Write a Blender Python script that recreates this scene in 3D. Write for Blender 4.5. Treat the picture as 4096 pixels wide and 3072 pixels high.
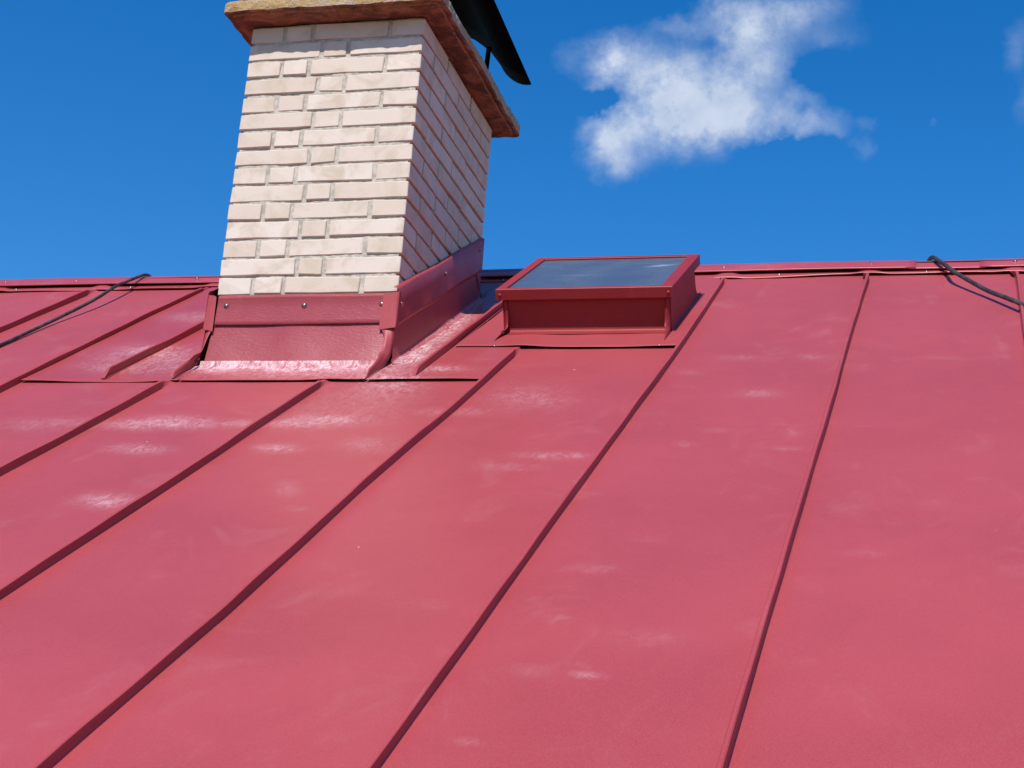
import bpy, bmesh, math, random
import numpy as np
from mathutils import Matrix, Vector

random.seed(7)
rng = np.random.default_rng(7)
for o in list(bpy.data.objects): bpy.data.objects.remove(o, do_unlink=True)
scene = bpy.context.scene
COL = scene.collection

# ------------------------------------------------------------------ camera
CAM = np.array([1.5785, -4.2805, -1.6174])
PITCH, ROLL, YAW = [math.radians(a) for a in (106.8029, 4.5336, 15.8726)]
FPX = 6751.06                      # focal length in pixels of the 4096 px wide photograph
camd = bpy.data.cameras.new('camera'); camo = bpy.data.objects.new('camera', camd); COL.objects.link(camo)
camd.sensor_width = 36.0; camd.lens = FPX / 4096 * 36.0; camd.clip_start = 0.05; camd.clip_end = 5000
RM = Matrix.Rotation(YAW, 3, 'Z') @ Matrix.Rotation(PITCH, 3, 'X') @ Matrix.Rotation(ROLL, 3, 'Z')
camo.matrix_world = Matrix.Translation(Vector(CAM)) @ RM.to_4x4()
scene.camera = camo
scene.cycles.max_bounces = 6; scene.cycles.diffuse_bounces = 4; scene.cycles.glossy_bounces = 3; scene.cycles.transmission_bounces = 2
scene.render.resolution_x = 1024; scene.render.resolution_y = 768

# ------------------------------------------------------------------ sun and sky
SUN = Vector((-0.016, -0.643, 0.766)).normalized()
SUN_EL = math.asin(SUN.z); SUN_AZ = math.atan2(SUN.x, SUN.y)
sund = bpy.data.lights.new('sun', 'SUN'); sund.energy = 4.6; sund.angle = math.radians(0.53); sund.color = (1.0, 0.955, 0.89)
suno = bpy.data.objects.new('sun', sund); COL.objects.link(suno)
suno.rotation_euler = SUN.to_track_quat('Z', 'Y').to_euler(); suno.location = (0, -6, 9)

scene.view_settings.view_transform = 'Standard'; scene.view_settings.look = 'None'
scene.view_settings.gamma = 1.0; scene.view_settings.use_curve_mapping = False
scene.view_settings.exposure = 0.22

def pix_dir(x, y):
    return (RM @ Vector(((x - 2048) / FPX, -(y - 1536) / FPX, -1.0))).normalized()

class NB:
    """small node builder"""
    def __init__(self, tree): self.t = tree; self.n = tree.nodes; self.l = tree.links
    def node(self, kind, **kw):
        nd = self.n.new(kind)
        for k, v in kw.items(): setattr(nd, k, v)
        return nd
    def put(self, sock, v):
        if isinstance(v, bpy.types.NodeSocket): self.l.new(v, sock)
        elif v is not None: sock.default_value = v
    def math(self, op, a, b=None, c=None, clamp=False):
        nd = self.node('ShaderNodeMath', operation=op); nd.use_clamp = clamp
        self.put(nd.inputs[0], a); self.put(nd.inputs[1], b); self.put(nd.inputs[2], c)
        return nd.outputs[0]
    def dot(self, a, b):
        nd = self.node('ShaderNodeVectorMath', operation='DOT_PRODUCT'); self.put(nd.inputs[0], a); self.put(nd.inputs[1], b)
        return nd.outputs['Value']
    def vmul(self, a, b):
        nd = self.node('ShaderNodeVectorMath', operation='MULTIPLY'); self.put(nd.inputs[0], a); self.put(nd.inputs[1], b)
        return nd.outputs[0]
    def comb(self, x, y, z=0.0):
        nd = self.node('ShaderNodeCombineXYZ')
        for s, v in zip(nd.inputs, (x, y, z)): self.put(s, v)
        return nd.outputs[0]
    def noise(self, vec, scale, detail=4.0, rough=0.55, dist=0.0, color=False):
        nd = self.node('ShaderNodeTexNoise'); self.put(nd.inputs['Vector'], vec)
        nd.inputs['Scale'].default_value = scale; nd.inputs['Detail'].default_value = detail
        nd.inputs['Roughness'].default_value = rough; nd.inputs['Distortion'].default_value = dist
        return nd.outputs['Color'] if color else nd.outputs['Fac']
    def mapr(self, v, a, b, c=0.0, d=1.0, smooth=True):
        nd = self.node('ShaderNodeMapRange'); nd.interpolation_type = 'SMOOTHSTEP' if smooth else 'LINEAR'
        self.put(nd.inputs[0], v)
        for i, q in enumerate((a, b, c, d)): self.put(nd.inputs[i + 1], q)
        return nd.outputs[0]
    def mix(self, f, a, b, mode='MIX'):
        nd = self.node('ShaderNodeMix', data_type='RGBA', blend_type=mode); self.put(nd.inputs[0], f)
        self.put(nd.inputs[6], a if isinstance(a, bpy.types.NodeSocket) else (*a, 1.0))
        self.put(nd.inputs[7], b if isinstance(b, bpy.types.NodeSocket) else (*b, 1.0))
        return nd.outputs[2]

world = bpy.data.worlds.new('World'); scene.world = world; world.use_nodes = True
world.cycles.sampling_method = 'MANUAL'; world.cycles.sample_map_resolution = 256
wb = NB(world.node_tree); wb.n.clear()
wout = wb.node('ShaderNodeOutputWorld'); bg = wb.node('ShaderNodeBackground'); wb.l.new(bg.outputs[0], wout.inputs[0])
sky = wb.node('ShaderNodeTexSky'); sky.sky_type = 'NISHITA'; sky.sun_disc = False
sky.sun_elevation = SUN_EL; sky.sun_rotation = SUN_AZ; sky.altitude = 300; sky.air_density = 1.0; sky.dust_density = 0.25; sky.ozone_density = 3.2
SKY_STRENGTH = 0.138
bg.inputs['Strength'].default_value = SKY_STRENGTH
hs = wb.node('ShaderNodeHueSaturation'); hs.inputs['Saturation'].default_value = 1.40; hs.inputs['Hue'].default_value = 0.505; wb.l.new(sky.outputs[0], hs.inputs['Color'])
tc = wb.node('ShaderNodeTexCoord'); D = tc.outputs['Generated']
# one fair-weather cumulus with wisps, laid out on a tangent plane of the celestial sphere
cc = pix_dir(2850, 420); cu = Vector((-cc.y, cc.x, 0)).normalized() * -1; cu = (pix_dir(3050, 420) - pix_dir(2650, 420)).normalized(); cv = cc.cross(cu).normalized() * -1
cv = (pix_dir(2850, 220) - pix_dir(2850, 620)).normalized()
den = wb.math('MAXIMUM', wb.dot(D, tuple(cc)), 0.02)
ca = wb.math('DIVIDE', wb.dot(D, tuple(cu)), den); cb = wb.math('DIVIDE', wb.dot(D, tuple(cv)), den)
def cpix(zx, zy):
    d = pix_dir(2200 + zx / 1.1667, zy / 1.1667); k = d.dot(cc); return d.dot(cu) / k, d.dot(cv) / k
CPX = 1.0 / (1.1667 * FPX)
base = wb.comb(ca, cb)
n1 = wb.noise(base, 38, 5, 0.62, color=True)
n2 = wb.noise(base, 120, 4, 0.6, color=True)
w1 = wb.node('ShaderNodeVectorMath', operation='SUBTRACT'); wb.l.new(n1, w1.inputs[0]); w1.inputs[1].default_value = (.5, .5, .5)
w2 = wb.node('ShaderNodeVectorMath', operation='SUBTRACT'); wb.l.new(n2, w2.inputs[0]); w2.inputs[1].default_value = (.5, .5, .5)
def vadd(a, b):
    nd = wb.node('ShaderNodeVectorMath', operation='ADD'); wb.l.new(a, nd.inputs[0]); wb.l.new(b, nd.inputs[1]); return nd.outputs[0]
warp = vadd(vadd(base, wb.vmul(w1.outputs[0], (150 * CPX,) * 3)), wb.vmul(w2.outputs[0], (60 * CPX,) * 3))
sep = wb.node('ShaderNodeSeparateXYZ'); wb.l.new(warp, sep.inputs[0])
blobs = [(330,275,150,85,1.0),(270,300,80,60,.6),(480,370,160,90,1.0),(330,640,125,120,1.05),(270,690,90,90,.8),(330,780,70,60,.5),(700,430,230,150,1.15),
         (780,580,190,105,1.15),(560,560,220,110,1.1),(880,480,120,110,.8),(640,300,60,60,.6),(930,270,130,110,.75),(900,150,130,90,.75),(1000,90,190,90,.8),
         (1180,40,170,60,.65),(830,30,110,60,.6),(1030,330,90,90,.6),(1090,540,100,85,.62),(1180,620,90,50,.5),(1180,460,70,60,.4),(1270,560,110,55,.5),
         (75,240,60,70,.20),(560,130,110,45,.36),(700,140,70,50,.4),(1280,180,170,70,.28),(1460,680,55,45,.24),(1490,570,40,40,.18),
         (1765,585,26,26,.17),(2190,200,60,110,.28),(2210,480,50,110,.20),(200,560,50,50,.4),(1340,600,60,40,.25),(190,400,60,40,.35)]
tot = None
for (bx, by, rx, ry, st) in blobs:
    a0, b0 = cpix(bx, by)
    ea = wb.math('MULTIPLY', wb.math('SUBTRACT', sep.outputs[0], a0), 1 / (rx * CPX))
    eb = wb.math('MULTIPLY', wb.math('SUBTRACT', sep.outputs[1], b0), 1 / (ry * CPX))
    r2 = wb.math('MULTIPLY_ADD', ea, ea, wb.math('MULTIPLY', eb, eb))
    g = wb.math('MULTIPLY', wb.math('EXPONENT', wb.math('MULTIPLY', r2, -1.0)), st)
    tot = g if tot is None else wb.math('ADD', tot, g)
# a bite of blue on the left side of the cloud
for (bx, by, rx, ry, st) in [(255,470,85,50,-.9),(120,440,90,40,-.6),(760,200,70,80,-.35),(960,440,30,40,-.3),(1240,330,120,60,-.5),(1180,510,25,40,-.4),(1050,690,200,50,-.4)]:
    a0, b0 = cpix(bx, by)
    ea = wb.math('MULTIPLY', wb.math('SUBTRACT', sep.outputs[0], a0), 1 / (rx * CPX))
    eb = wb.math('MULTIPLY', wb.math('SUBTRACT', sep.outputs[1], b0), 1 / (ry * CPX))
    r2 = wb.math('MULTIPLY_ADD', ea, ea, wb.math('MULTIPLY', eb, eb))
    tot = wb.math('ADD', tot, wb.math('MULTIPLY', wb.math('EXPONENT', wb.math('MULTIPLY', r2, -1.0)), st))
fine = wb.noise(base, 75, 6, 0.66)
dens = wb.math('MULTIPLY', tot, wb.mapr(fine, 0.28, 0.68, 0.58, 1.34, smooth=False))
dens = wb.mapr(dens, 0.05, 1.70, 0.0, 1.0, smooth=False)
dens = wb.math('POWER', dens, 1.0)
dens = wb.math('MULTIPLY', dens, wb.math('GREATER_THAN', wb.dot(D, tuple(cc)), 0.3))
k = 1.0 / SKY_STRENGTH
shade = wb.noise(base, 55, 2, 0.5)
ccol = wb.mix(wb.mapr(shade, 0.3, 0.7), (0.45 * k, 0.535 * k, 0.68 * k), (0.55 * k, 0.62 * k, 0.75 * k))
ccol2 = wb.mix(wb.math('MULTIPLY', dens, 0.93, clamp=True), hs.outputs[0], ccol)
wb.l.new(ccol2, bg.inputs['Color'])

# ------------------------------------------------------------------ roof frame of reference
TH = 0.5514; T = math.tan(TH); SN, CS = math.sin(TH), math.cos(TH); Z0 = -0.2159
def RP(x, y, n=0.0):
    """point above the roof slope: x along the ridge, y horizontal run up the slope, n height normal to it"""
    return (x, y - n * SN, Z0 + y * T + n * CS)
def pix_roof(px, py):
    d = np.array(RM @ Vector(((px - 2048) / FPX, -(py - 1536) / FPX, -1.0)))
    N = np.array([0, -SN, CS]); k = ((np.array([0, 0, Z0]) - CAM) @ N) / (d @ N)
    q = CAM + k * d; return q[0], q[1]
W, DEP, HC = 0.560, 0.770, 0.0590       # chimney width, depth, course height
RIDGE_Y = 1.17

# ------------------------------------------------------------------ materials
def new_mat(name):
    m = bpy.data.materials.new(name); m.use_nodes = True; nb = NB(m.node_tree)
    bs = nb.n['Principled BSDF']; return m, nb, bs
def bump(nb, bs, h, strength, dist, chain=None):
    b = nb.node('ShaderNodeBump'); b.inputs['Strength'].default_value = strength; b.inputs['Distance'].default_value = dist
    nb.put(b.inputs['Height'], h)
    if chain is not None: nb.l.new(chain, b.inputs['Normal'])
    nb.l.new(b.outputs[0], bs.inputs['Normal']); return b.outputs[0]

def red_steel(name, base, rough, spec, scuff_sheen, emboss=False, chalk=0.5):
    m, nb, bs = new_mat(name)
    co = nb.node('ShaderNodeTexCoord').outputs['Object']
    n_big = nb.noise(co, 2.3, 3, 0.55); n_mid = nb.noise(co, 14, 3, 0.6); n_fine = nb.noise(co, 420, 2, 0.6)
    dark = tuple(c * 0.93 for c in base); light = tuple(min(1, c * 1.06 + 0.003) for c in base)
    col = nb.mix(nb.mapr(n_big, 0.3, 0.7), dark, light)
    col = nb.mix(nb.mapr(n_fine, 0.35, 0.68, 0.0, 0.5), col, tuple(min(1, c * 1.35 + .012) for c in base))
    # general chalky bloom, long smears across the slope
    st = nb.noise(nb.vmul(co, (5.0, 3.5, 3.5)), 1.0, 5, 0.66, 0.8)
    bloom = nb.mapr(st, 0.54, 0.82, 0.0, 0.15)
    col = nb.mix(bloom, col, (0.55, 0.27, 0.27))
    rg = nb.math('ADD', rough, nb.math('MULTIPLY', nb.math('SUBTRACT', n_mid, 0.5), 0.16))
    if scuff_sheen:
        at = nb.node('ShaderNodeAttribute'); at.attribute_name = 'scuff_sheen'
        s1 = nb.noise(nb.vmul(co, (40, 20, 20)), 1.0, 6, 0.74, 1.8)
        s2 = nb.noise(nb.vmul(co, (190, 75, 75)), 1.0, 4, 0.72, 1.2)
        sm = nb.math('MULTIPLY', nb.mapr(s1, 0.34, 0.68, 0.08, 1.0), nb.mapr(s2, 0.32, 0.66, 0.40, 1.0))
        sf = nb.math('MULTIPLY', nb.math('MULTIPLY', at.outputs['Fac'], 0.95 if 'flashing' in name else 0.48), sm, clamp=True)  # stronger on the flashing, to lift its painted sheen
        # stray small scuffs and specks everywhere
        s3 = nb.noise(nb.vmul(co, (17, 10, 10)), 1.0, 7, 0.78, 1.2)
        stray = nb.mapr(s3, 0.68, 0.82, 0.0, 0.24)
        vor = nb.node('ShaderNodeTexVoronoi'); nb.l.new(co, vor.inputs['Vector']); vor.inputs['Scale'].default_value = 9.0
        wsel = nb.node('ShaderNodeSeparateColor'); nb.l.new(vor.outputs['Color'], wsel.inputs[0])
        speck = nb.math('MULTIPLY', nb.math('LESS_THAN', vor.outputs['Distance'], 0.022), nb.math('GREATER_THAN', wsel.outputs[0], 0.72))
        sf = nb.math('MAXIMUM', nb.math('MAXIMUM', sf, stray), nb.math('MULTIPLY', speck, 0.6))
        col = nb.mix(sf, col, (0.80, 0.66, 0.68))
        rg = nb.math('ADD', rg, nb.math('MULTIPLY', sf, 0.1))
    nb.l.new(col, bs.inputs['Base Color']); nb.l.new(rg, bs.inputs['Roughness'])
    bs.inputs['Specular IOR Level'].default_value = spec
    hgt = nb.math('MULTIPLY_ADD', n_fine, 0.00018, nb.math('MULTIPLY', n_mid, 0.0004))
    if emboss:
        e = nb.noise(nb.vmul(co, (42, 130, 130)), 1.0, 2, 0.5, 1.5)
        hgt = nb.math('MULTIPLY_ADD', e, 0.0006, hgt)
    bump(nb, bs, hgt, 1.0, 1.0)
    return m
RED = (0.312, 0.044, 0.051)
M_ROOF = red_steel('red_roof_steel', RED, 0.44, 0.42, True)
M_SEAM = red_steel('red_seam_steel', RED, 0.48, 0.28, False)
M_FLASH = red_steel('red_flashing_steel', (0.310, 0.042, 0.047), 0.36, 0.38, True)
M_APRON = red_steel('red_embossed_steel', (0.265, 0.032, 0.040), 0.36, 0.5, False, emboss=True)
M_RIDGE = red_steel('red_ridge_steel', (0.335, 0.045, 0.055), 0.34, 0.6, False)
M_SKY = red_steel('red_skylight_steel', (0.235, 0.019, 0.022), 0.45, 0.25, False)

def simple(name, col, rough, metal=0.0, var=0.25, scale=30, bs_=0.3, bd=0.002):
    m, nb, bs = new_mat(name); co = nb.node('ShaderNodeTexCoord').outputs['Object']
    n = nb.noise(co, scale, 6, 0.6)
    c = nb.mix(nb.mapr(n, 0.3, 0.7), tuple(v * (1 - var) for v in col), tuple(min(1, v * (1 + var)) for v in col))
    nb.l.new(c, bs.inputs['Base Color']); bs.inputs['Roughness'].default_value = rough; bs.inputs['Metallic'].default_value = metal
    bump(nb, bs, n, bs_, bd); return m

def brick_mat():
    m, nb, bs = new_mat('cream_brick'); tcn = nb.node('ShaderNodeTexCoord'); co = tcn.outputs['Object']
    inf = nb.node('ShaderNodeObjectInfo'); r = inf.outputs['Random']
    off = nb.comb(nb.math('MULTIPLY', r, 37.0), nb.math('MULTIPLY', r, 91.0), nb.math('MULTIPLY', r, 53.0))
    ad = nb.node('ShaderNodeVectorMath', operation='ADD'); nb.l.new(co, ad.inputs[0]); nb.l.new(off, ad.inputs[1]); v = ad.outputs[0]
    a = nb.noise(v, 11, 5, 0.62, 0.6); b = nb.noise(v, 60, 5, 0.65); c = nb.noise(v, 380, 2, 0.6)
    col = nb.mix(r, (0.585, 0.480, 0.395), (0.650, 0.560, 0.485))
    col = nb.mix(nb.mapr(a, 0.44, 0.70, 0.0, 0.9), col, (0.50, 0.405, 0.305))
    col = nb.mix(nb.mapr(b, 0.56, 0.78, 0.0, 0.45), col, (0.53, 0.475, 0.415))
    col = nb.mix(nb.mapr(c, 0.60, 0.75, 0.0, 0.35), col, (0.70, 0.65, 0.60))
    pit = nb.node('ShaderNodeTexVoronoi'); nb.l.new(v, pit.inputs['Vector']); pit.inputs['Scale'].default_value = 48
    psel = nb.node('ShaderNodeSeparateColor'); nb.l.new(pit.outputs['Color'], psel.inputs[0])
    pm = nb.math('MULTIPLY', nb.mapr(pit.outputs['Distance'], 0.07, 0.15, 1.0, 0.0), nb.math('GREATER_THAN', psel.outputs[1], 0.90))
    col = nb.mix(nb.math('MULTIPLY', pm, 0.4), col, (0.33, 0.27, 0.22))
    nb.l.new(col, bs.inputs['Base Color']); bs.inputs['Roughness'].default_value = 0.88; bs.inputs['Specular IOR Level'].default_value = 0.25
    hgt = nb.math('SUBTRACT', nb.math('ADD', nb.math('MULTIPLY', b, 0.5), nb.math('MULTIPLY', c, 0.35)), nb.math('MULTIPLY', pm, 0.6))
    bump(nb, bs, hgt, 0.35, 0.0020); return m
M_BRICK = brick_mat()
M_MORTAR = simple('grey_mortar', (0.43, 0.385, 0.325), 0.95, 0, 0.22, 70, 0.7, 0.004)

def cap_mat():
    m, nb, bs = new_mat('weathered_concrete'); co = nb.node('ShaderNodeTexCoord').outputs['Object']
    a = nb.noise(co, 7, 6, 0.62, 0.5); b = nb.noise(co, 26, 7, 0.68, 0.3); c = nb.noise(co, 150, 4, 0.6)
    col = nb.mix(nb.mapr(a, 0.36, 0.62), (0.40, 0.345, 0.27), (0.42, 0.27, 0.125))
    col = nb.mix(nb.mapr(b, 0.50, 0.70, 0.0, 0.75), col, (0.30, 0.165, 0.085))
    col = nb.mix(nb.mapr(nb.noise(co, 8, 6, 0.72), 0.50, 0.64, 0.0, 0.85), col, (0.45, 0.42, 0.365))
    col = nb.mix(nb.mapr(c, 0.56, 0.70, 0.0, 0.75), col, (0.16, 0.12, 0.09))
    # underside: red roof bounce and shade put into the colour, with some red-brown paint
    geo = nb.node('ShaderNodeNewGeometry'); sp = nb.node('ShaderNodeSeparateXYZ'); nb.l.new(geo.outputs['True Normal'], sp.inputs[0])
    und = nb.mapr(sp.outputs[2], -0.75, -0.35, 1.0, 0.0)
    bounce_tint = nb.mix(nb.mapr(nb.noise(co, 9, 6, 0.72, 1.2), 0.40, 0.62), (0.105, 0.042, 0.030), (0.33, 0.145, 0.085))
    col = nb.mix(nb.math('MULTIPLY', und, 0.9), col, bounce_tint)
    nb.l.new(col, bs.inputs['Base Color']); bs.inputs['Roughness'].default_value = 0.93; bs.inputs['Specular IOR Level'].default_value = 0.2
    bump(nb, bs, nb.math('ADD', b, nb.math('MULTIPLY', c, 0.5)), 1.0, 0.009); return m
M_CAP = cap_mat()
M_BLACK = simple('black_painted_steel', (0.0026, 0.0018, 0.0022), 0.85, 0.0, 0.35, 25, 0.15, 0.002)
M_BLACK.node_tree.nodes['Principled BSDF'].inputs['Specular IOR Level'].default_value = 0.04
M_GAP = simple('ridge_gap_shade', (0.018, 0.008, 0.009), 0.9, 0, 0.3, 60)  # near-black put in for the deep shade under the ridge cap
M_STEEL = simple('dull_screw_steel', (0.34, 0.20, 0.21), 0.32, 0.85, 0.15, 60, 0.05)
M_WALL = simple('cream_plaster', (0.60, 0.54, 0.44), 0.9, 0, 0.08, 12)
M_GRASS = simple('meadow_grass', (0.060, 0.095, 0.030), 0.95, 0, 0.4, 0.6)

def cable_mat():
    m, nb, bs = new_mat('dusty_black_rubber'); co = nb.node('ShaderNodeTexCoord').outputs['Object']
    a = nb.noise(co, 22, 7, 0.68); b = nb.noise(co, 160, 5, 0.65)
    col = nb.mix(nb.mapr(a, 0.40, 0.72), (0.017, 0.014, 0.013), (0.075, 0.062, 0.056))
    col = nb.mix(nb.mapr(b, 0.60, 0.78, 0.0, 0.7), col, (0.24, 0.21, 0.20))
    nb.l.new(col, bs.inputs['Base Color']); bs.inputs['Roughness'].default_value = 0.6; bump(nb, bs, b, 0.5, 0.002); return m
M_CABLE = cable_mat()

def glass_mat():
    m, nb, bs = new_mat('dusty_tinted_glass'); co = nb.node('ShaderNodeTexCoord').outputs['Object']
    a = nb.noise(co, 5, 6, 0.62, 0.5); b = nb.noise(nb.vmul(co, (10, 40, 40)), 1.0, 6, 0.7, 0.8); f = nb.noise(co, 500, 2, 0.5)
    dust = nb.math('ADD', nb.mapr(a, 0.25, 0.80, 0.46, 0.64), nb.mapr(b, 0.66, 0.82, 0.0, 0.12), clamp=True)
    at = nb.node('ShaderNodeAttribute'); at.attribute_name = 'scuff_sheen'
    smear = nb.math('MULTIPLY', at.outputs['Fac'], nb.mapr(nb.noise(nb.vmul(co, (60, 200, 200)), 1.0, 4, 0.7), 0.35, 0.62, 0.2, 1.0), clamp=True)
    col = nb.mix(dust, (0.010, 0.015, 0.028), (0.135, 0.165, 0.225))
    col = nb.mix(smear, col, (0.42, 0.46, 0.52))
    nb.l.new(col, bs.inputs['Base Color'])
    nb.l.new(nb.mapr(a, 0.3, 0.7, 0.16, 0.34), bs.inputs['Roughness'])
    bs.inputs['IOR'].default_value = 1.5; bs.inputs['Specular IOR Level'].default_value = 0.5
    bump(nb, bs, f, 0.05, 0.0005); return m
M_GLASS = glass_mat()

# ------------------------------------------------------------------ object helpers
def mesh_obj(name, verts, faces, mat, parent=None, smooth=False, scuff_sheen=None):
    me = bpy.data.meshes.new(name); me.from_pydata([tuple(map(float, v)) for v in verts], [], faces); me.update()
    if smooth: me.polygons.foreach_set('use_smooth', [True] * len(me.polygons))
    if scuff_sheen is not None:
        at = me.attributes.new('scuff_sheen', 'FLOAT', 'POINT'); at.data.foreach_set('value', np.asarray(scuff_sheen, dtype=np.float32))
    o = bpy.data.objects.new(name, me); me.materials.append(mat); COL.objects.link(o)
    if parent is not None: o.parent = parent
    return o
def tag(o, label, cat, group=None):
    o['label'] = label; o['category'] = cat
    if group: o['group'] = group
    return o
def thing(name, label, cat, loc, group=None):
    o = bpy.data.objects.new(name, None); COL.objects.link(o); o.location = loc; o.empty_display_size = 0.1
    o['_off'] = 1; del o['_off']
    return tag(o, label, cat, group)
def keep(o):
    """parts are written in world coordinates: undo the parent's own place"""
    if o.parent is not None:
        q = o.parent; off = Vector((0, 0, 0))
        while q is not None: off += q.location; q = q.parent
        o.location = -off
    return o
def grid_faces(nu, nv, flip=False):
    f = []
    for i in range(nu - 1):
        for j in range(nv - 1):
            a = i * nv + j; q = (a, a + nv, a + nv + 1, a + 1)
            f.append(q[::-1] if flip else q)
    return f
def sheet(name, rows, mat, parent, smooth=True, scuff_sheen=None, thick=0.0):
    """rows: list of equal-length lists of points"""
    nu, nv = len(rows), len(rows[0]); v = [p for r in rows for p in r]
    o = mesh_obj(name, v, grid_faces(nu, nv), mat, parent, smooth, scuff_sheen)
    if thick:
        md = o.modifiers.new('thickness', 'SOLIDIFY'); md.thickness = thick; md.offset = 0.0
    return keep(o)
def tube(path, rad, nseg=10, wob=0.0):
    """swept circle with caps -> verts, faces"""
    P = [Vector(p) for p in path]; vs = []; fs = []; up = Vector((0.13, 0.2, 1)).normalized()
    for i, p in enumerate(P):
        t = (P[min(i + 1, len(P) - 1)] - P[max(i - 1, 0)]).normalized()
        a = t.cross(up).normalized(); b = t.cross(a).normalized()
        r = rad if not isinstance(rad, (list, tuple)) else rad[i]
        r = r * (1 + wob * (random.random() - .5))
        for k in range(nseg):
            w = 2 * math.pi * k / nseg; vs.append(p + a * math.cos(w) * r + b * math.sin(w) * r)
    n = len(P)
    for i in range(n - 1):
        for k in range(nseg):
            k2 = (k + 1) % nseg; fs.append((i * nseg + k, i * nseg + k2, (i + 1) * nseg + k2, (i + 1) * nseg + k))
    fs.append(tuple(range(nseg))[::-1]); fs.append(tuple((n - 1) * nseg + k for k in range(nseg)))
    return vs, fs
def catmull(pts, sub):
    P = [np.array(p, float) for p in pts]; out = []
    for i in range(len(P) - 1):
        p0 = P[max(i - 1, 0)]; p1 = P[i]; p2 = P[i + 1]; p3 = P[min(i + 2, len(P) - 1)]
        for j in range(sub):
            u = j / sub; out.append(.5 * ((2 * p1) + (-p0 + p2) * u + (2 * p0 - 5 * p1 + 4 * p2 - p3) * u * u + (-p0 + 3 * p1 - 3 * p2 + p3) * u ** 3))
    out.append(P[-1]); return out
SCREW_ME = {}
def screw(parent, pos, nrm, r=0.006, mat=None):
    """pan-head screw with a washer"""
    mat = mat or M_STEEL; key = (r, mat.name)
    if key not in SCREW_ME:
        prof = [(1.35, 0.0), (1.35, 0.12), (1.0, 0.16), (0.98, 0.42), (0.78, 0.68), (0.42, 0.84), (0.0001, 0.88)]; seg = 10
        v = [(r * a * math.cos(2 * math.pi * k / seg), r * a * math.sin(2 * math.pi * k / seg), r * b) for a, b in prof for k in range(seg)]
        f = [(i * seg + k, i * seg + (k + 1) % seg, (i + 1) * seg + (k + 1) % seg, (i + 1) * seg + k) for i in range(len(prof) - 1) for k in range(seg)]
        me = bpy.data.meshes.new('screw'); me.from_pydata(v, [], f); me.update(); me.polygons.foreach_set('use_smooth', [True] * len(me.polygons)); me.materials.append(mat)
        SCREW_ME[key] = me
    o = bpy.data.objects.new('screw', SCREW_ME[key]); COL.objects.link(o); o.parent = parent
    off = Vector((0, 0, 0)); q = parent
    while q is not None: off += q.location; q = q.parent
    o.location = Vector(pos) - off; o.rotation_euler = Vector(nrm).to_track_quat('Z', 'Y').to_euler()
    return o
RN = (0.0, -SN, CS)

# ------------------------------------------------------------------ scuffs on the paint (chalky boot marks) and painted-in sheen, in roof coordinates
SC = [(230,1082,75,16,1.1),(300,970,55,9,.75),(385,912,65,11,.95),(290,917,60,10,.8),(520,915,90,8,.5),(600,967,38,7,1.0),(710,906,80,10,.85),(640,915,60,7,.6),
      (850,832,60,13,.6),(795,960,55,14,.4),(720,880,120,36,.18),(150,915,45,10,.45),(1140,858,80,24,.36),(1175,985,55,8,.4),(1640,850,50,8,.75),(1752,770,32,6,.55),  # the wide faint patch is brick reflection painted as haze
      (1600,772,60,6,.4),(1560,660,34,5,.4),(1205,1340,30,5,.95),(1270,1458,36,6,.9),(1290,1230,60,8,.35),(1150,1450,60,14,.25),(620,1055,34,22,.36),(640,1098,34,6,.4),
      (1400,1165,70,6,.25),(1480,960,20,6,.45),(1545,930,36,4,.4),(1240,985,28,5,.5),(1712,935,12,9,.6),(1870,1195,70,8,.3),(1700,968,40,4,.4),(1620,1075,24,5,.4),
      (1400,1380,110,22,.16),(1010,1605,40,6,.35),(980,890,70,7,.45),(1100,1010,90,10,.3),(1490,805,30,5,.35),(60,920,50,12,.35),(330,760,60,8,.3),(420,690,60,9,.3),
      (872,776,30,12,2.6),(890,755,40,16,1.6),(925,722,40,18,1.6),(960,692,40,20,1.6),(990,668,30,16,1.4),(640,801,190,6,1.2),(455,799,36,8,1.8),(640,812,200,12,.5),(330,775,90,18,.5),(250,800,60,10,.35),(820,850,80,30,.30),  # pale flange patches: sheen and sun glint painted in, with chalky dust
      (1250,1440,20,4,.4),(1800,690,40,6,.3),(1390,680,20,5,.4),(960,805,40,5,.45)]
SCUFF_SHEEN = []
for (px, py, rx, ry, st) in SC:
    if px > 1380 and py < 1300: rx, ry, st = rx * .8, ry * .9, st * .6
    if py > 1000: rx, ry, st = rx * .72, ry * .8, st * .85
    k = 4096 / 2212; c = pix_roof(px * k, py * k); e1 = pix_roof((px + rx) * k, py * k); e2 = pix_roof(px * k, (py - ry) * k)
    J = np.array([[e1[0] - c[0], e2[0] - c[0]], [e1[1] - c[1], e2[1] - c[1]]]); SCUFF_SHEEN.append((c, np.linalg.inv(J), st))
def scuff_sheen_at(X, Y):
    s = np.zeros_like(X)
    for c, Ji, st in SCUFF_SHEEN:
        a = Ji[0, 0] * (X - c[0]) + Ji[0, 1] * (Y - c[1]); b = Ji[1, 0] * (X - c[0]) + Ji[1, 1] * (Y - c[1])
        s += st * np.exp(-(a * a + b * b) * 0.9)
    return np.clip(s, 0, 1)

# ------------------------------------------------------------------ ground, house
gv = [(-900, -900, -7.0), (900, -900, -7.0), (900, 900, -7.0), (-900, 900, -7.0)]
ground = mesh_obj('ground', gv, [(0, 1, 2, 3)], M_GRASS); ground['kind'] = 'structure'

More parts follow.
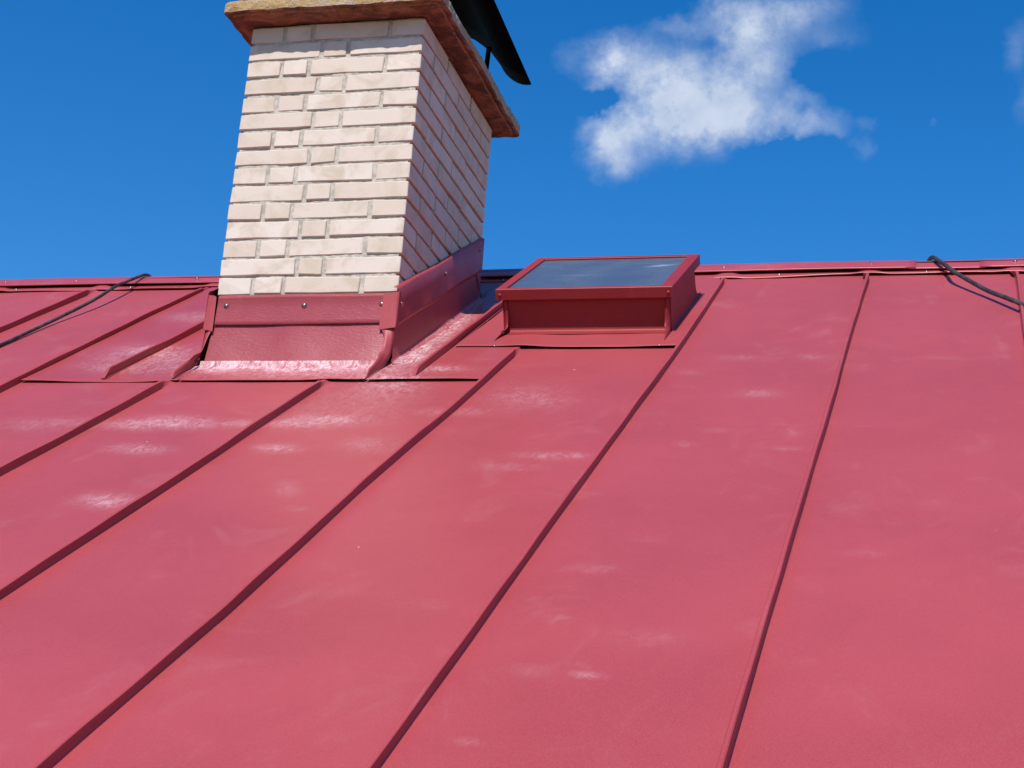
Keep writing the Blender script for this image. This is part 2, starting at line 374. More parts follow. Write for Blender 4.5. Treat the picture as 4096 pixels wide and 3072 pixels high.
EAVE, XL, XR = -4.75, -5.0, 5.15
house = thing('house', 'house roof of red standing seam sheet metal with rolled ridge and chalky scuffs', 'house', (0, RIDGE_Y, -7.0))
ze = Z0 + EAVE * T
bw = 2 * RIDGE_Y - EAVE
wv, wf = [], []
y0, y1 = EAVE + 0.45, bw - 0.45; x0, x1 = XL + 0.4, XR - 0.4
zt = Z0 + y0 * T - 0.06
wv = [(x0, y0, -7), (x1, y0, -7), (x1, y1, -7), (x0, y1, -7), (x0, y0, zt), (x1, y0, zt), (x1, y1, zt), (x0, y1, zt), (x0, RIDGE_Y, Z0 + RIDGE_Y * T - .06), (x1, RIDGE_Y, Z0 + RIDGE_Y * T - .06)]
wf = [(0, 1, 5, 4), (2, 3, 7, 6), (1, 2, 6, 9, 5), (3, 0, 4, 8, 7)]
keep(mesh_obj('wall', wv, wf, M_WALL, house))

# seam centre lines x(y)
SEAM = {-3: [(-2, -2.925)], -2: [(-2, -2.46)], -1: [(-2, -1.995)],
        0: [(-2, -1.522), (.4, -1.536), (.985, -1.562)], 1: [(-2, -1.050), (-.265, -1.053), (.39, -1.086), (1.0, -1.100)],
        2: [(-2, -.590), (-.9, -.584), (-.24, -.574)], 3: [(-2, -.140), (-1.55, -.134), (-.2, -.108)],
        4: [(-2, .320), (-1.59, .331), (-.98, .327), (-.39, .340), (.12, .339)], 5: [(-2.03, .791), (.4, .799), (1.01, .789)],
        6: [(-1.98, 1.262), (.39, 1.259), (1.02, 1.260)], 7: [(-2, 1.727), (1.0, 1.722)], 8: [(-2, 2.192)], 9: [(-2, 2.657)], 10: [(-2, 3.122)]}
def seam_x(i, y):
    if i not in SEAM: return -1.53 + 0.4655 * i
    t = SEAM[i]; x = float(np.interp(y, [a for a, b in t], [b for a, b in t]))
    return x + 0.0011 * math.sin(3.1 * y + i * 1.7) + 0.0005 * math.sin(7.7 * y + i * 2.9) + 0.0003 * math.sin(17 * y + i)
def pan_n(X, Y):
    """slight oil canning of the trays"""
    return (0.0011 * np.sin(2.3 * Y + 5.1 * X) + 0.0008 * np.sin(4.9 * Y - 3.7 * X + 1.3) + 0.0005 * np.sin(9.3 * Y + 8.0 * X) + 0.0004 * np.sin(21 * X + 3.3 * Y))

def make_panel(i, ya, yb, fine):
    nx = 26 if fine else 4; ny = int((yb - ya) / (0.016 if fine else 0.3)) + 2
    ys = np.linspace(ya, yb, ny); u = np.linspace(0, 1, nx)
    xl = np.array([seam_x(i, y) for y in ys]); xr = np.array([seam_x(i + 1, y) for y in ys])
    X = xl[:, None] + (xr - xl)[:, None] * u[None, :]; Y = np.repeat(ys[:, None], nx, 1)
    w = np.sin(np.pi * u)[None, :] ** 0.5
    n = pan_n(X, Y) * w + 0.0010 * (1 - w)
    V = np.stack([X, Y - n * SN, Z0 + Y * T + n * CS], -1).reshape(-1, 3)
    o = mesh_obj('roof_panel', V, grid_faces(ny, nx, True), M_ROOF, house, True, scuff_sheen_at(X, Y).reshape(-1)); keep(o)
    return o
SPROF = [(-.0085, 0.0006), (-.0065, 0.0022), (-.0042, .007), (-.0040, .020), (-.0050, .0245), (-.0030, .0268), (.0022, .0268), (.0040, .0252), (.0042, .0185), (.0030, .0175), (.0030, .0055), (.0046, .0020), (.0072, .0004)]
def make_seam(parent, i, ya, yb, xf=None, n0=0.0, lay_top=True, lay_bot=False, hs=1.0, mat=None):
    ny = max(8, int((yb - ya) / 0.035)); ys = np.linspace(ya, yb, ny)
    if lay_top: ys = np.concatenate([ys[ys < yb - 0.1], np.linspace(yb - 0.1, yb, 10)])
    if lay_bot: ys = np.concatenate([np.linspace(ya, ya + 0.05, 6), ys[ys > ya + 0.055]])
    rows = []
    for y in ys:
        x = xf(y) if xf else seam_x(i, y)
        lay = max(0.0, min(1.0, (y - (yb - 0.085)) / 0.075)) if lay_top else 0.0
        lay = lay * lay * (3 - 2 * lay)
        h = .84 * hs * (1 - 0.32 * lay) * (1 + 0.05 * math.sin(9 * y + 2.1 * i) + 0.03 * math.sin(23 * y + i))
        if lay_bot:
            b = min(1.0, max(0.0, (y - ya) / 0.035)); h *= 0.12 + 0.88 * b
        ang = math.radians(62) * lay + math.radians(1.6 * math.sin(4.3 * y + i) - 1.0)
        r = []
        for (a, c) in SPROF:
            if abs(a) < 0.006:
                cc_ = c * h; ax = a - math.sin(ang) * cc_ ; cn = math.cos(ang) * cc_ + (0.35 * abs(a) * lay)
            else: ax, cn = a, c
            r.append(RP(x + ax, y, n0 + max(cn, 0.0008)))
        rows.append(r)
    return sheet('standing_seam', rows, mat or M_SEAM, parent, False)

LIP_Y, LIP2_Y, TOPY = -0.170, 0.150, 1.085
for i in range(-7, 14):
    fine = -2 <= i <= 8
    top = TOPY
    if i in (1, 2, 3): top = LIP_Y + 0.10
    if i == 4: top = LIP2_Y + 0.10
    pnl = make_panel(i, EAVE, top, fine)
    st = {2: LIP_Y + 0.012, 3: LIP_Y + 0.012, 4: LIP2_Y - 0.004}.get(i, 1.028)
    make_seam(pnl, i, EAVE, st, hs=1.0 if i < 6 else 1.28)
# rear slope trays
for i in range(-7, 14):
    a, b = -1.53 + .4655 * i, -1.53 + .4655 * (i + 1)
    def BP(x, y, n): return (x, 2 * RIDGE_Y - y + n * SN, Z0 + y * T + n * CS)
    rows = [[BP(a, y, .0), BP(a + .002, y, .025), BP(a + .006, y, .025), BP(a + .008, y, 0), BP(b - .001, y, 0)] for y in (EAVE, -1.5, TOPY)]
    sheet('roof_panel', rows, M_ROOF, house, False)

# ridge: closure strips with humps over the seams, dark strip put in as the gap's shade, rolled cap in three lengths
ALLX = [seam_x(i, 1.0) for i in range(-7, 15)]
xs = np.arange(XL + .1, XR - .1, 0.012)
def hump(x, w): return max(math.exp(-((x - s) / w) ** 4) for s in ALLX)
def clos_row(x):
    wv_ = 0.0030 * math.sin(5.1 * x + .7) + .0016 * math.sin(12.7 * x)
    hf = hump(x, .05); hb = hump(x, .032); yo = 0.0045 * math.sin(6.3 * x) + .002 * math.sin(17 * x)
    return [RP(x, 1.030 + yo, .0045 + .004 * hf + wv_), RP(x, 1.026 + yo, .0065 + .004 * hf + wv_), RP(x, 1.029 + yo, .0090 + .004 * hf + wv_),
            RP(x, 1.040, .0085 + .003 * hf), RP(x, 1.062, .0075 + .006 * hb), RP(x, 1.074, .0078 + .013 * hb), RP(x, 1.077, .0085 + .013 * hb), RP(x, 1.079, .002)]
for (xa, xb) in ((XL + .1, -1.23), (-1.235, .05), (.045, 1.50), (1.495, XR - .1)):
    xx = np.arange(xa, xb + .006, .012)
    cs_ = sheet('closure_strip', [clos_row(x) for x in xx], M_RIDGE, house, True, thick=0.0012)
    for s in np.arange(math.ceil((xa - .963 + .02) / .4795) , 40):
        xq = .963 + .4795 * s
        if xq > xb - .02: break
        screw(cs_, RP(xq, 1.045, .009), RN, .0042)
sheet('ridge_gap_strip', [[(x, 1.096, .452), (x, 1.096, .492), (x, 1.244, .492), (x, 1.244, .452)] for x in (XL + .1, XR - .1)], M_GAP, house, False)
RPROF = [(1.0600, 0.4548), (1.0520, 0.4528), (1.0500, 0.4541), (1.0515, 0.4563), (1.0610, 0.4633), (1.0780, 0.4758), (1.0960, 0.4898), (1.1140, 0.5018), (1.1320, 0.5108), (1.1510, 0.5168), (1.1700, 0.5188)]
RPROF = RPROF + [(2 * RIDGE_Y - y, z) for y, z in RPROF[::-1][1:]]
def ridge_piece(xa, xb, sc):
    rows = []
    for x in np.arange(xa, xb + .01, .04 if xb - xa > .4 else .02):
        x = min(x, xb); dz = .0016 * math.sin(2.3 * x) + .0008 * math.sin(7.1 * x); dy = .0012 * math.sin(3.7 * x)
        rows.append([(x, RIDGE_Y + (y - RIDGE_Y) * (1 + sc) + dy, z + sc * .08 + dz) for y, z in RPROF])
    return sheet('ridge_cap', rows, M_RIDGE, house, True, thick=0.0012)
rc1 = ridge_piece(XL + .05, 1.408, 0.004); rc2 = ridge_piece(1.385, 1.635, -0.022); rc3 = ridge_piece(1.612, XR - .05, 0.004)
for s in range(-7, 14):
    x = (-1.692, -1.192)[s] if s in (0, 1) else {5: .770, 6: 1.263}.get(s, seam_x(s, 1.0))
    screw(rc1 if x < 1.4 else rc3, (x, 1.084, .4820), (0, -.65, .76), .0048)

# ------------------------------------------------------------------ chimney
chim = thing('chimney', 'pale cream brick chimney with thick weathered concrete slab cap', 'chimney', (-W / 2, DEP / 2, Z0))
# mortar core
ci = 0.0062
core = bmesh.new(); bmesh.ops.create_cube(core, size=1)
for v in core.verts: v.co = Vector((-W / 2 + v.co.x * (W - 2 * ci), DEP / 2 + v.co.y * (DEP - 2 * ci), (-0.25 + .884) / 2 + v.co.z * (1.134)))
bmesh.ops.subdivide_edges(core, edges=core.edges[:], cuts=40, use_grid_fill=True)
for v in core.verts:
    q = v.co; s = math.sin(61 * q.z + 23 * q.x + 17 * q.y) + math.sin(37 * q.x - 47 * q.z + 29 * q.y) + 2 * (random.random() - .5)
    d = Vector((q.x + W / 2, q.y - DEP / 2, 0))
    fx_ = abs(abs(d.x) - (W / 2 - ci)) < 1e-4
    if fx_: q.x += math.copysign(1, d.x) * (.0010 * s - .0040)
    if abs(abs(d.y) - (DEP / 2 - ci)) < 1e-4: q.y += math.copysign(1, d.y) * (.0010 * s + .0012)
me = bpy.data.meshes.new('mortar'); core.to_mesh(me); core.free(); me.materials.append(M_MORTAR)
mo = bpy.data.objects.new('mortar', me); COL.objects.link(mo); mo.parent = chim; keep(mo)

def brick(x0, x1, y0, y1, z0, z1):
    """box with rounded, slightly uneven arrises"""
    b = .0022; v = []
    c = ((x0 + x1) / 2, (y0 + y1) / 2, (z0 + z1) / 2); h = ((x1 - x0) / 2, (y1 - y0) / 2, (z1 - z0) / 2)
    bm = bmesh.new(); bmesh.ops.create_cube(bm, size=2)
    for q in bm.verts: q.co = Vector(tuple(s * (hh + random.uniform(-.0018, .0018) * (.05 if (ax_ < 2 and hh < max(h)) else 1)) for ax_, (s, hh) in enumerate(zip(q.co, h))))
    long_ax = 0 if h[0] > h[1] else 1
    es = [e for e in bm.edges if abs((e.verts[0].co - e.verts[1].co)[long_ax]) > h[long_ax]]
    bmesh.ops.subdivide_edges(bm, edges=es, cuts=3, use_grid_fill=True)
    oth = 1 - long_ax
    for q in bm.verts:
        q.co[2] += random.uniform(-.0011, .0011); q.co[oth] += random.uniform(-.0001, .0001); q.co[long_ax] += random.uniform(-.0006, .0006)
    bm.normal_update()
    sharp = [e for e in bm.edges if len(e.link_faces) == 2 and e.calc_face_angle(0) > .8]
    bmesh.ops.bevel(bm, geom=sharp, offset=b, segments=1, affect='EDGES', profile=.5)
    m = bpy.data.meshes.new('brick'); bm.to_mesh(m); bm.free(); m.materials.append(M_BRICK)
    o = bpy.data.objects.new('brick', m); COL.objects.link(o); o.parent = chim
    o.location = Vector(c) - chim.location
    o.rotation_euler = (random.uniform(-.006, .006), random.uniform(-.006, .006), random.uniform(-.008, .008))
    return o
J, JV = 0.0092, 0.0125
for r in range(15):
    za, zb = r * HC + J / 2 + random.uniform(-.0008, .0008), (r + 1) * HC - J / 2 + random.uniform(-.0008, .0008)
    jx = lambda: random.uniform(-.003, .003)
    A = r % 2 == 0
    fj = [-.4475 + jx(), -.3565 + jx(), -.1125 + jx()] if A else [-.3215 + jx(), -.2360 + jx()]
    px = random.uniform(-.002, .002)
    for face in ('front', 'back'):
        cuts = [-W] + fj + [0]; n = len(cuts) - 1
        for k in range(n):
            a = cuts[k] + (JV / 2 if k else 0); b = cuts[k + 1] - (JV / 2 if k < n - 1 else 0)
            end = k in (0, n - 1)
            ln = 0.250 + jx() if (A and end) else 0.115
            ya, yb = (0, ln) if face == 'front' else (DEP - ln, DEP)
            dd = random.uniform(-.0018, .0018)
            brick(a, b, ya + dd, yb + dd, za, zb)
    for side in (0, 1):
        xa, xb = (-W, -W + .115) if side == 0 else (-.115, 0)
        sj = [.256, .5165] if A else [.118, .382, .650]
        for k in range(len(sj) - 1):
            dd = random.uniform(-.0018, .0018)
            brick(xa + dd, xb + dd, sj[k] + JV / 2 + jx(), sj[k + 1] - JV / 2 + jx(), za, zb)
# concrete slab cap, rough edged, with a recessed soffit margin
bm = bmesh.new()
bx0, bx1, by0, by1, bz0, bz1 = -.626, .077, -.086, .856, .889, .938
NXc, NYc = 48, 62
def cap_pt(x, y, z, amp):
    s = math.sin(41 * x + 13 * y) * .5 + math.sin(97 * x - 71 * y + 50 * z) * .35 + random.uniform(-1, 1) * .5
    return s * amp
ring = []
seq = [(bx0 + (bx1 - bx0) * k / NXc, by0, 0, -1) for k in range(NXc)] + [(bx1, by0 + (by1 - by0) * k / NYc, 1, 0) for k in range(NYc)] + \
      [(bx1 - (bx1 - bx0) * k / NXc, by1, 0, 1) for k in range(NXc)] + [(bx0, by1 - (by1 - by0) * k / NYc, -1, 0) for k in range(NYc)]
levels = [(.075, .000, .0), (.028, -.0015, .0012), (.021, -.0005, .0018), (.018, .0062, .0014), (.0165, .006, .0), (.006, .0015, .0016), (.0, .0055, .0018), (-.0005, .020, .0016), (.0006, .036, .0016), (.004, .044, .002), (.012, .048, .0016), (.08, .050, .001)]
lev = []
cxm, cym = (bx0 + bx1) / 2, (by0 + by1) / 2
for (ins, dz, amp) in levels:
    L = []
    for (x, y, nx_, ny_) in seq:
        hx, hy = (bx1 - bx0) / 2 - ins, (by1 - by0) / 2 - ins
        fx = (x - cxm) / ((bx1 - bx0) / 2); fy = (y - cym) / ((by1 - by0) / 2)
        # small rounding of the plan corners
        px, py = fx * hx, fy * hy
        cr = .012
        ox, oy = abs(px) - (hx - cr), abs(py) - (hy - cr)
        if ox > 0 and oy > 0:
            l = math.hypot(ox, oy); k = min(1, cr / l); px = math.copysign(hx - cr + ox * k, px); py = math.copysign(hy - cr + oy * k, py)
        d = cap_pt(x, y, dz, amp * 1.9)
        L.append(bm.verts.new((cxm + px + nx_ * d, cym + py + ny_ * d, bz0 + dz + random.uniform(-.0009, .0009) + (.002 * math.sin(9 * x + 4 * y) if dz < .01 else 0))))
    lev.append(L)
for a, b in zip(lev[:-1], lev[1:]):
    for k in range(len(a)):
        k2 = (k + 1) % len(a); bm.faces.new((a[k], a[k2], b[k2], b[k]))
bm.faces.new(lev[0][::-1]); bm.faces.new(lev[-1])
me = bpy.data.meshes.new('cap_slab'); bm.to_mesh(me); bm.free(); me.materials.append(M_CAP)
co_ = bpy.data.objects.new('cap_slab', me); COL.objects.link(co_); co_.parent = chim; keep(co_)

# ------------------------------------------------------------------ black arched cowl standing on the cap
cowl = thing('chimney_cowl', 'black arched sheet metal rain cowl on thin legs above the chimney cap', 'cowl', (-W / 2, DEP / 2, .938))
half = [(.133, 1.0365), (.118, 1.0360), (.102, 1.0385), (.085, 1.045), (.068, 1.0555), (.054, 1.067), (.040, 1.0815), (.028, 1.099), (.018, 1.117), (.007, 1.132), (-.004, 1.146), (-.022, 1.171), (-.054, 1.198), (-.085, 1.222), (-.13, 1.245), (-.19, 1.261), (-.28, 1.268)]
prof = half + [(-.56 - x, z) for x, z in half[::-1][1:]]
rows = [[(x, y, z + .075 * (.75 - y) * (1 if True else 0)) for x, z in prof] for y in np.linspace(.75, -.06, 10)]
hood = sheet('hood', rows, M_BLACK, cowl, True, thick=0.0025)
rows = []
for (x, y) in ((-.019, .70), (-.541, .70), (-.019, .04), (-.541, .04)):
    zt_ = 1.160 + .075 * (.75 - y) - .006
    v, f = tube([(x - .006 * (1 if x > -.3 else -1), y, .932), (x, y, 1.05), (x + .004 * (1 if x > -.3 else -1), y, zt_)], .0085, 8)
    keep(mesh_obj('leg', v, f, M_BLACK, cowl, True))

# ------------------------------------------------------------------ sheet-metal flashing round the chimney
fl = thing('chimney_flashing', 'glossy red sheet metal flashing wrapped around the foot of the brick chimney', 'flashing', RP(-W / 2, -.04, 0))
NF = 0.0075                                       # flashing sheets lie this high above the trays
def lipn(x): return NF + .0005 + .0022 * math.sin(4.3 * x + 1.0) + .0012 * math.sin(11 * x) + .0025 * (math.exp(-((x + .575) / .05) ** 2) + math.exp(-((x + .110) / .05) ** 2))
def flat_sheet(name, xa, xb, ya, yb, par, mat=M_FLASH, nfun=None, lip=True, dx=.016, dy=.02, edgeL=0.0, edgeR=0.0):
    fa = xa if callable(xa) else (lambda y: xa); fb = xb if callable(xb) else (lambda y: xb)
    nx = max(3, int((fb(ya) - fa(ya)) / dx))
    ys = np.linspace(ya, yb, max(3, int((yb - ya) / dy)))
    if lip: ys = np.concatenate([[ya + .004, ya - .0005], [ya + .0015], ys[1:]])
    rows, sc, XX, YY = [], [], [], []
    for j, y in enumerate(ys):
        r = []
        for x in np.linspace(fa(y), fb(y), nx):
            XX.append(x); YY.append(y)
            b = (nfun or lipn)(x)
            fade = math.exp(-max(0, y - ya) / .12)
            n = NF + (b - NF) * fade + float(pan_n(np.array(x * 1.7), np.array(y * 1.9))) * .8
            if lip and j == 0: n -= .0030
            if lip and j == 1: n -= .0014
            r.append(RP(x, y, n)); sc.append(0.0)
        rows.append(r)
    o = sheet(name, [list(r) for r in rows], mat, par, True, scuff_sheen_at(np.array(XX), np.array(YY)))
    o.data.flip_normals(); return o
xl1 = lambda y: -.800 + .0015 * math.sin(9 * y)
xr1 = lambda y: .1285 + .0015 * math.sin(8 * y + 1)
p1 = flat_sheet('side_sheet', lambda y: seam_x(1, y) + .0055, -.800, LIP_Y, 1.03, fl)
p2 = flat_sheet('side_sheet', -.801, -.560, LIP_Y, 1.03, fl)
p3 = flat_sheet('side_sheet', -.001, .1290, LIP_Y, 1.03, fl)
p4 = flat_sheet('side_sheet', .1285, lambda y: seam_x(4, y) - .005, LIP_Y, LIP2_Y + .08, fl)
p5 = flat_sheet('back_sheet', -.561, -.0005, DEP - .02, 1.03, fl, lip=False)
make_seam(p1, 31, LIP_Y + .018, 1.0, xf=xl1, n0=NF - .001, lay_bot=True, hs=1.05, mat=M_FLASH)
make_seam(p3, 33, LIP_Y + .018, 1.0, xf=xr1, n0=NF - .001, lay_bot=True, hs=1.05, mat=M_FLASH)

def apron_rows(xa, xb, part, nx=36):
    rows = []
    zf = Z0 - .048 * T
    for x in np.linspace(xa, xb, nx):
        wv_ = .0012 * math.sin(11 * x) + .0008 * math.sin(27 * x)
        if part == 'wall': pts = [(-.016, -.060), (-.0165, -.098)]
        else: pts = []
        for s in np.linspace(.1, 1, 7) if part == 'wall' else [1.0]: pts.append((-.0170 - .024 * s ** 1.3, -.098 + (zf + .030 + .098) * s))
        rr = [(x, y + wv_, z) for y, z in pts]
        if part == 'wall': rows.append(rr); continue
        # fillet into the flange
        for (y, n) in ((-.0435, .026), (-.047, .0185), (-.0530, .0130), (-.062, .0105), (-.080, .0098), (-.105, .0095), (-.13, .0095)):
            rr.append(RP(x, y + wv_ * .6, n + .0008 * math.sin(9 * x)))
        rr.append(RP(x, LIP_Y + .003, lipn(x) + .001)); rr.append(RP(x, LIP_Y - .001, lipn(x) - .0005)); rr.append(RP(x, LIP_Y + .004, lipn(x) - .003))
        rows.append(rr)
    return rows
apr = sheet('front_apron', apron_rows(-.552, -.010, 'wall'), M_APRON, fl, True); apr.data.flip_normals()
fr_ = apron_rows(-.556, -.004, 'flange', 60)
fsc = scuff_sheen_at(np.array([q[0] for r in fr_ for q in r]), np.array([q[1] for r in fr_ for q in r]))
apf = sheet('apron_flange', fr_, M_FLASH, fl, True, fsc); apf.data.flip_normals()
# counter strip screwed to the brick, with a kicked-out top lip
rows = []
for x in np.linspace(-.545, -.012, 30):
    w_ = .0012 * math.sin(13 * x)
    rows.append([(x, .004, .0005), (x, -.013, -.0035 + .5 * w_), (x, -.0170, -.0062 + .5 * w_), (x, -.0185 + w_, -.0150), (x, -.0175 + w_, -.0175), (x, -.0190 + w_, -.045), (x, -.0215 + w_, -.085), (x, -.0235 + w_, -.0975), (x, -.0215 + w_, -.0990)])
cst = sheet('counter_strip', rows, M_APRON, fl, True); cst.data.flip_normals()
for x, z in ((-.516, -.038), (-.272, -.0405), (-.0355, -.040)): screw(cst, (x, -.0190, z), (0, -1, .05), .0066)

# side panels (right one faces us; left one mirrored) with a fillet at the foot, and a counter strip above
def side_panel(sgn):
    X0 = 0.0 if sgn > 0 else -W
    rows = []
    for y in list(np.linspace(-.028, .70, 40)) + [.72, .735, .75]:
        zr = Z0 + y * T
        tail = max(0.0, (y - .70) / .05)
        wv_ = .0012 * math.sin(7 * y) + .0008 * math.sin(19 * y)
        ztop = zr + .165
        zb = zr + .030
        r = [(X0 + sgn * (.0085 + wv_), y, ztop)]
        for s in np.linspace(.2, 1, 5): r.append((X0 + sgn * (.0085 + .0070 * s ** 2 + wv_ * .5), y, ztop + (zb - ztop) * s))
        for (dx, n) in ((.0165, .0200), (.0182, .0145), (.0215, .0112), (.0270, .0094), (.0350, .0085), (.0460, .0050)): r.append(RP(X0 + sgn * (dx + wv_ * .5), y, n))
        rows.append(r)
    sc_ = [min(1.0, (1.6 * math.exp(-((q[1] - .02) / .035) ** 2) + .35) * (1.0 if k_ >= 8 else .35 if k_ == 7 else 0.0)) if sgn > 0 else 0.0 for r in rows for k_, q in enumerate(r)]  # glint near the front and sheen along the foot, painted as pale colour
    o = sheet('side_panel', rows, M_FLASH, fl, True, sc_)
    if sgn > 0: o.data.flip_normals()
    return o
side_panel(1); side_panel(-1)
def tail(sgn):
    """rounded rear end of the side panel where it curls on to the slope below the ridge"""
    X0 = 0.0 if sgn > 0 else -W
    prof_ = [(.750, .175), (.757, .10), (.762, .060), (.770, .035), (.786, .018), (.812, .0110), (.84, .0095)]
    rows = [[RP(X0 + sgn * dx, y, n) for (y, n) in prof_] for dx in (-.02, .0125)]
    rows2 = [[RP(X0 + sgn * (.0128 + .001 * k), .750 + (y - .750) * 1.0, max(n * (1 - k), .0098)) for (y, n) in prof_] for k in (0, .5, 1)]
    o = sheet('rear_gusset', rows2, M_FLASH, fl, True, thick=.0012)
    return o
tail(1); tail(-1)
def side_strip(sgn):
    X0 = 0.0 if sgn > 0 else -W
    rows = []
    for y in np.linspace(-.030, .748, 40):
        zt_ = .004 + (y + .028) * .604 + .0015 * math.sin(15 * y); w_ = .0010 * math.sin(9 * y) + .0007 * math.sin(31 * y)
        rows.append([(X0 - sgn * .002, y, zt_ + .0045), (X0 + sgn * (.0115 + w_), y, zt_ + .0015), (X0 + sgn * (.0140 + w_), y, zt_ - .003), (X0 + sgn * (.0142 + w_), y, zt_ - .05),
                     (X0 + sgn * (.0150 + w_), y, zt_ - .105), (X0 + sgn * (.0168 + w_), y, zt_ - .1155), (X0 + sgn * (.0150 + w_), y, zt_ - .117)])
    o = sheet('side_strip', rows, M_FLASH, fl, True)
    if sgn > 0: o.data.flip_normals()
    for y, z in ((.010, -.030), (.379, .204), (.702, .414)): screw(o, (X0 + sgn * .0148, y, z), (sgn, 0, 0), .0062)
    return o
side_strip(1); side_strip(-1)
# corner wraps: upper tab of the counter strip, lower tab, and the upstanding fold running out to the lip
def corner(sgn):
    X0 = 0.0 if sgn > 0 else -W
    xo = X0 + sgn * .0150; xi = X0 - sgn * (.030 if sgn > 0 else .012)
    def wrap(name, zs, yf):
        rows = []
        for s, (z, dy, xx) in enumerate(zs):
            rows.append([(X0 + sgn * .0160, -.010, z + .006), (X0 + sgn * .0160, yf + .002 + dy, z + .003), (X0 + sgn * .0145, yf + dy, z + .002), (X0 - sgn * .004, yf - .0004 + dy, z), (xx, yf + dy, z - .004)])
        o = sheet(name, rows, M_SEAM, fl, False, thick=.0014); return o
    wrap('corner_tab', [(-.008, .0, xi), (-.04, -.0005, xi - sgn * .001), (-.08, -.002, xi - sgn * .002), (-.112, -.0035, xi - sgn * .003), (-.117, -.0035, xi - sgn * .003)], -.0262)
    # lower fold: free edge curls forward and becomes an upstand on the flange
    q = .030 if sgn > 0 else .012
    fr = [((X0 + sgn * .0120, -.020, -.108), (X0 - sgn * q, -.0262, -.112)),
          ((X0 + sgn * .0122, -.022, -.135), (X0 - sgn * q * .50, -.0350, -.139)),
          ((X0 + sgn * .0122, -.025, -.162), (X0 - sgn * q * .30, -.0450, -.166)),
          ((X0 + sgn * .0120, -.029, -.190), (X0 - sgn * q * .20, -.0590, -.192)),
          (RP(X0 + sgn * .0105, -.036, .022), RP(X0 - sgn * q * .12, -.060, .050)),
          (RP(X0 + sgn * .0065, -.062, .0125), RP(X0 + sgn * .0005, -.080, .043)),
          (RP(X0 + sgn * .0050, -.094, .0115), RP(X0 + sgn * .0015, -.106, .037)),
          (RP(X0 + sgn * .0035, -.126, .0115), RP(X0 + sgn * .0015, -.134, .032)),
          (RP(X0 + sgn * .0025, -.150, .0115), RP(X0 + sgn * .0010, -.150, .028)),
          (RP(X0 + sgn * .0020, -.167, .0115), RP(X0 + sgn * .000, -.1660, .0150))]
    if sgn < 0:
        fr = [(a, b) if k < 4 else ((a[0] - .002 * (k - 3), a[1], a[2]), (b[0] - .0035 * (k - 3), b[1], b[2])) for k, (a, b) in enumerate(fr)]
    rows = []
    for a, b in fr:
        a, b = Vector(a), Vector(b); rows.append([a, a.lerp(b, .33), a.lerp(b, .67), b])
    # refine along the length
    fine_rows = [[Vector(q) for q in r] for r in zip(*[catmull([tuple(r[k]) for r in rows], 4) for k in range(4)])]
    sheet('corner_fold', fine_rows, M_SEAM, fl, True, thick=.0018)
corner(1); corner(-1)

# ------------------------------------------------------------------ skylight
skl = thing('skylight', 'low square skylight hatch with red metal frame and dusty blue glass beside the chimney', 'skylight', RP(.488, .53, 0))
fx0, fx1, fy0, fy1, fn0, fn1 = .2235, .7527, .2985, .7525, .110, .1435
gx0, gx1, gy0, gy1 = .2520, .7170, .3160, .7280
bv = .0016
def frame_member(pts_out, pts_in):
    """one mitred side of the frame: outer skin, top, inner lip"""
    (o0, o1), (i0, i1) = pts_out, pts_in; rows = []
    for (po, pi) in ((o0, i0), (o1, i1)):
        dx, dy = pi[0] - po[0], pi[1] - po[1]; sx = math.copysign(1, dx); sy = math.copysign(1, dy)
        rows.append([RP(po[0] + dx * .22, po[1] + dy * .22, fn0 + .0005), RP(po[0] + sx * .0012, po[1] + sy * .0012, fn0), RP(po[0], po[1], fn0 + .002), RP(po[0], po[1], fn1 - bv), RP(po[0] + sx * bv * .9, po[1] + sy * bv * .9, fn1), RP(pi[0] - sx * .001, pi[1] - sy * .001, fn1), RP(pi[0], pi[1], fn1 - .001), RP(pi[0], pi[1], fn1 - .008)])
    o = sheet('frame_side', rows, M_SKY, skl, False); return o
Oc = [(fx0, fy0), (fx1, fy0), (fx1, fy1), (fx0, fy1)]; Ic = [(gx0, gy0), (gx1, gy0), (gx1, gy1), (gx0, gy1)]
fs_ = [frame_member((Oc[k], Oc[(k + 1) % 4]), (Ic[k], Ic[(k + 1) % 4])) for k in range(4)]
for x in (fx0 + .0125, fx1 - .0125): screw(fs_[0], RP(x, fy0 - .0002, .1255), (0, -CS, -SN), .0042, M_SKY)
# glass
nxg, nyg = 60, 50; rows = []; sc = []
for y in np.linspace(gy0 - .004, gy1 + .004, nyg):
    r = []
    for x in np.linspace(gx0 - .004, gx1 + .004, nxg):
        r.append(RP(x, y, fn1 - .0055))
        a = (x - .655) / .035; b = (y - .615 - (x - .655) * .25) / .010
        c_ = (x - .60) / .05; d_ = (y - .655) / .006
        sc.append(.95 * math.exp(-a * a - b * b) + .18 * math.exp(-c_ * c_ - d_ * d_) + .16 * math.exp(-((x - .42) / .07) ** 2 - ((y - .5) / .012) ** 2))
    rows.append(r)
gl = sheet('glass_pane', rows, M_GLASS, skl, True, sc); gl.data.flip_normals()
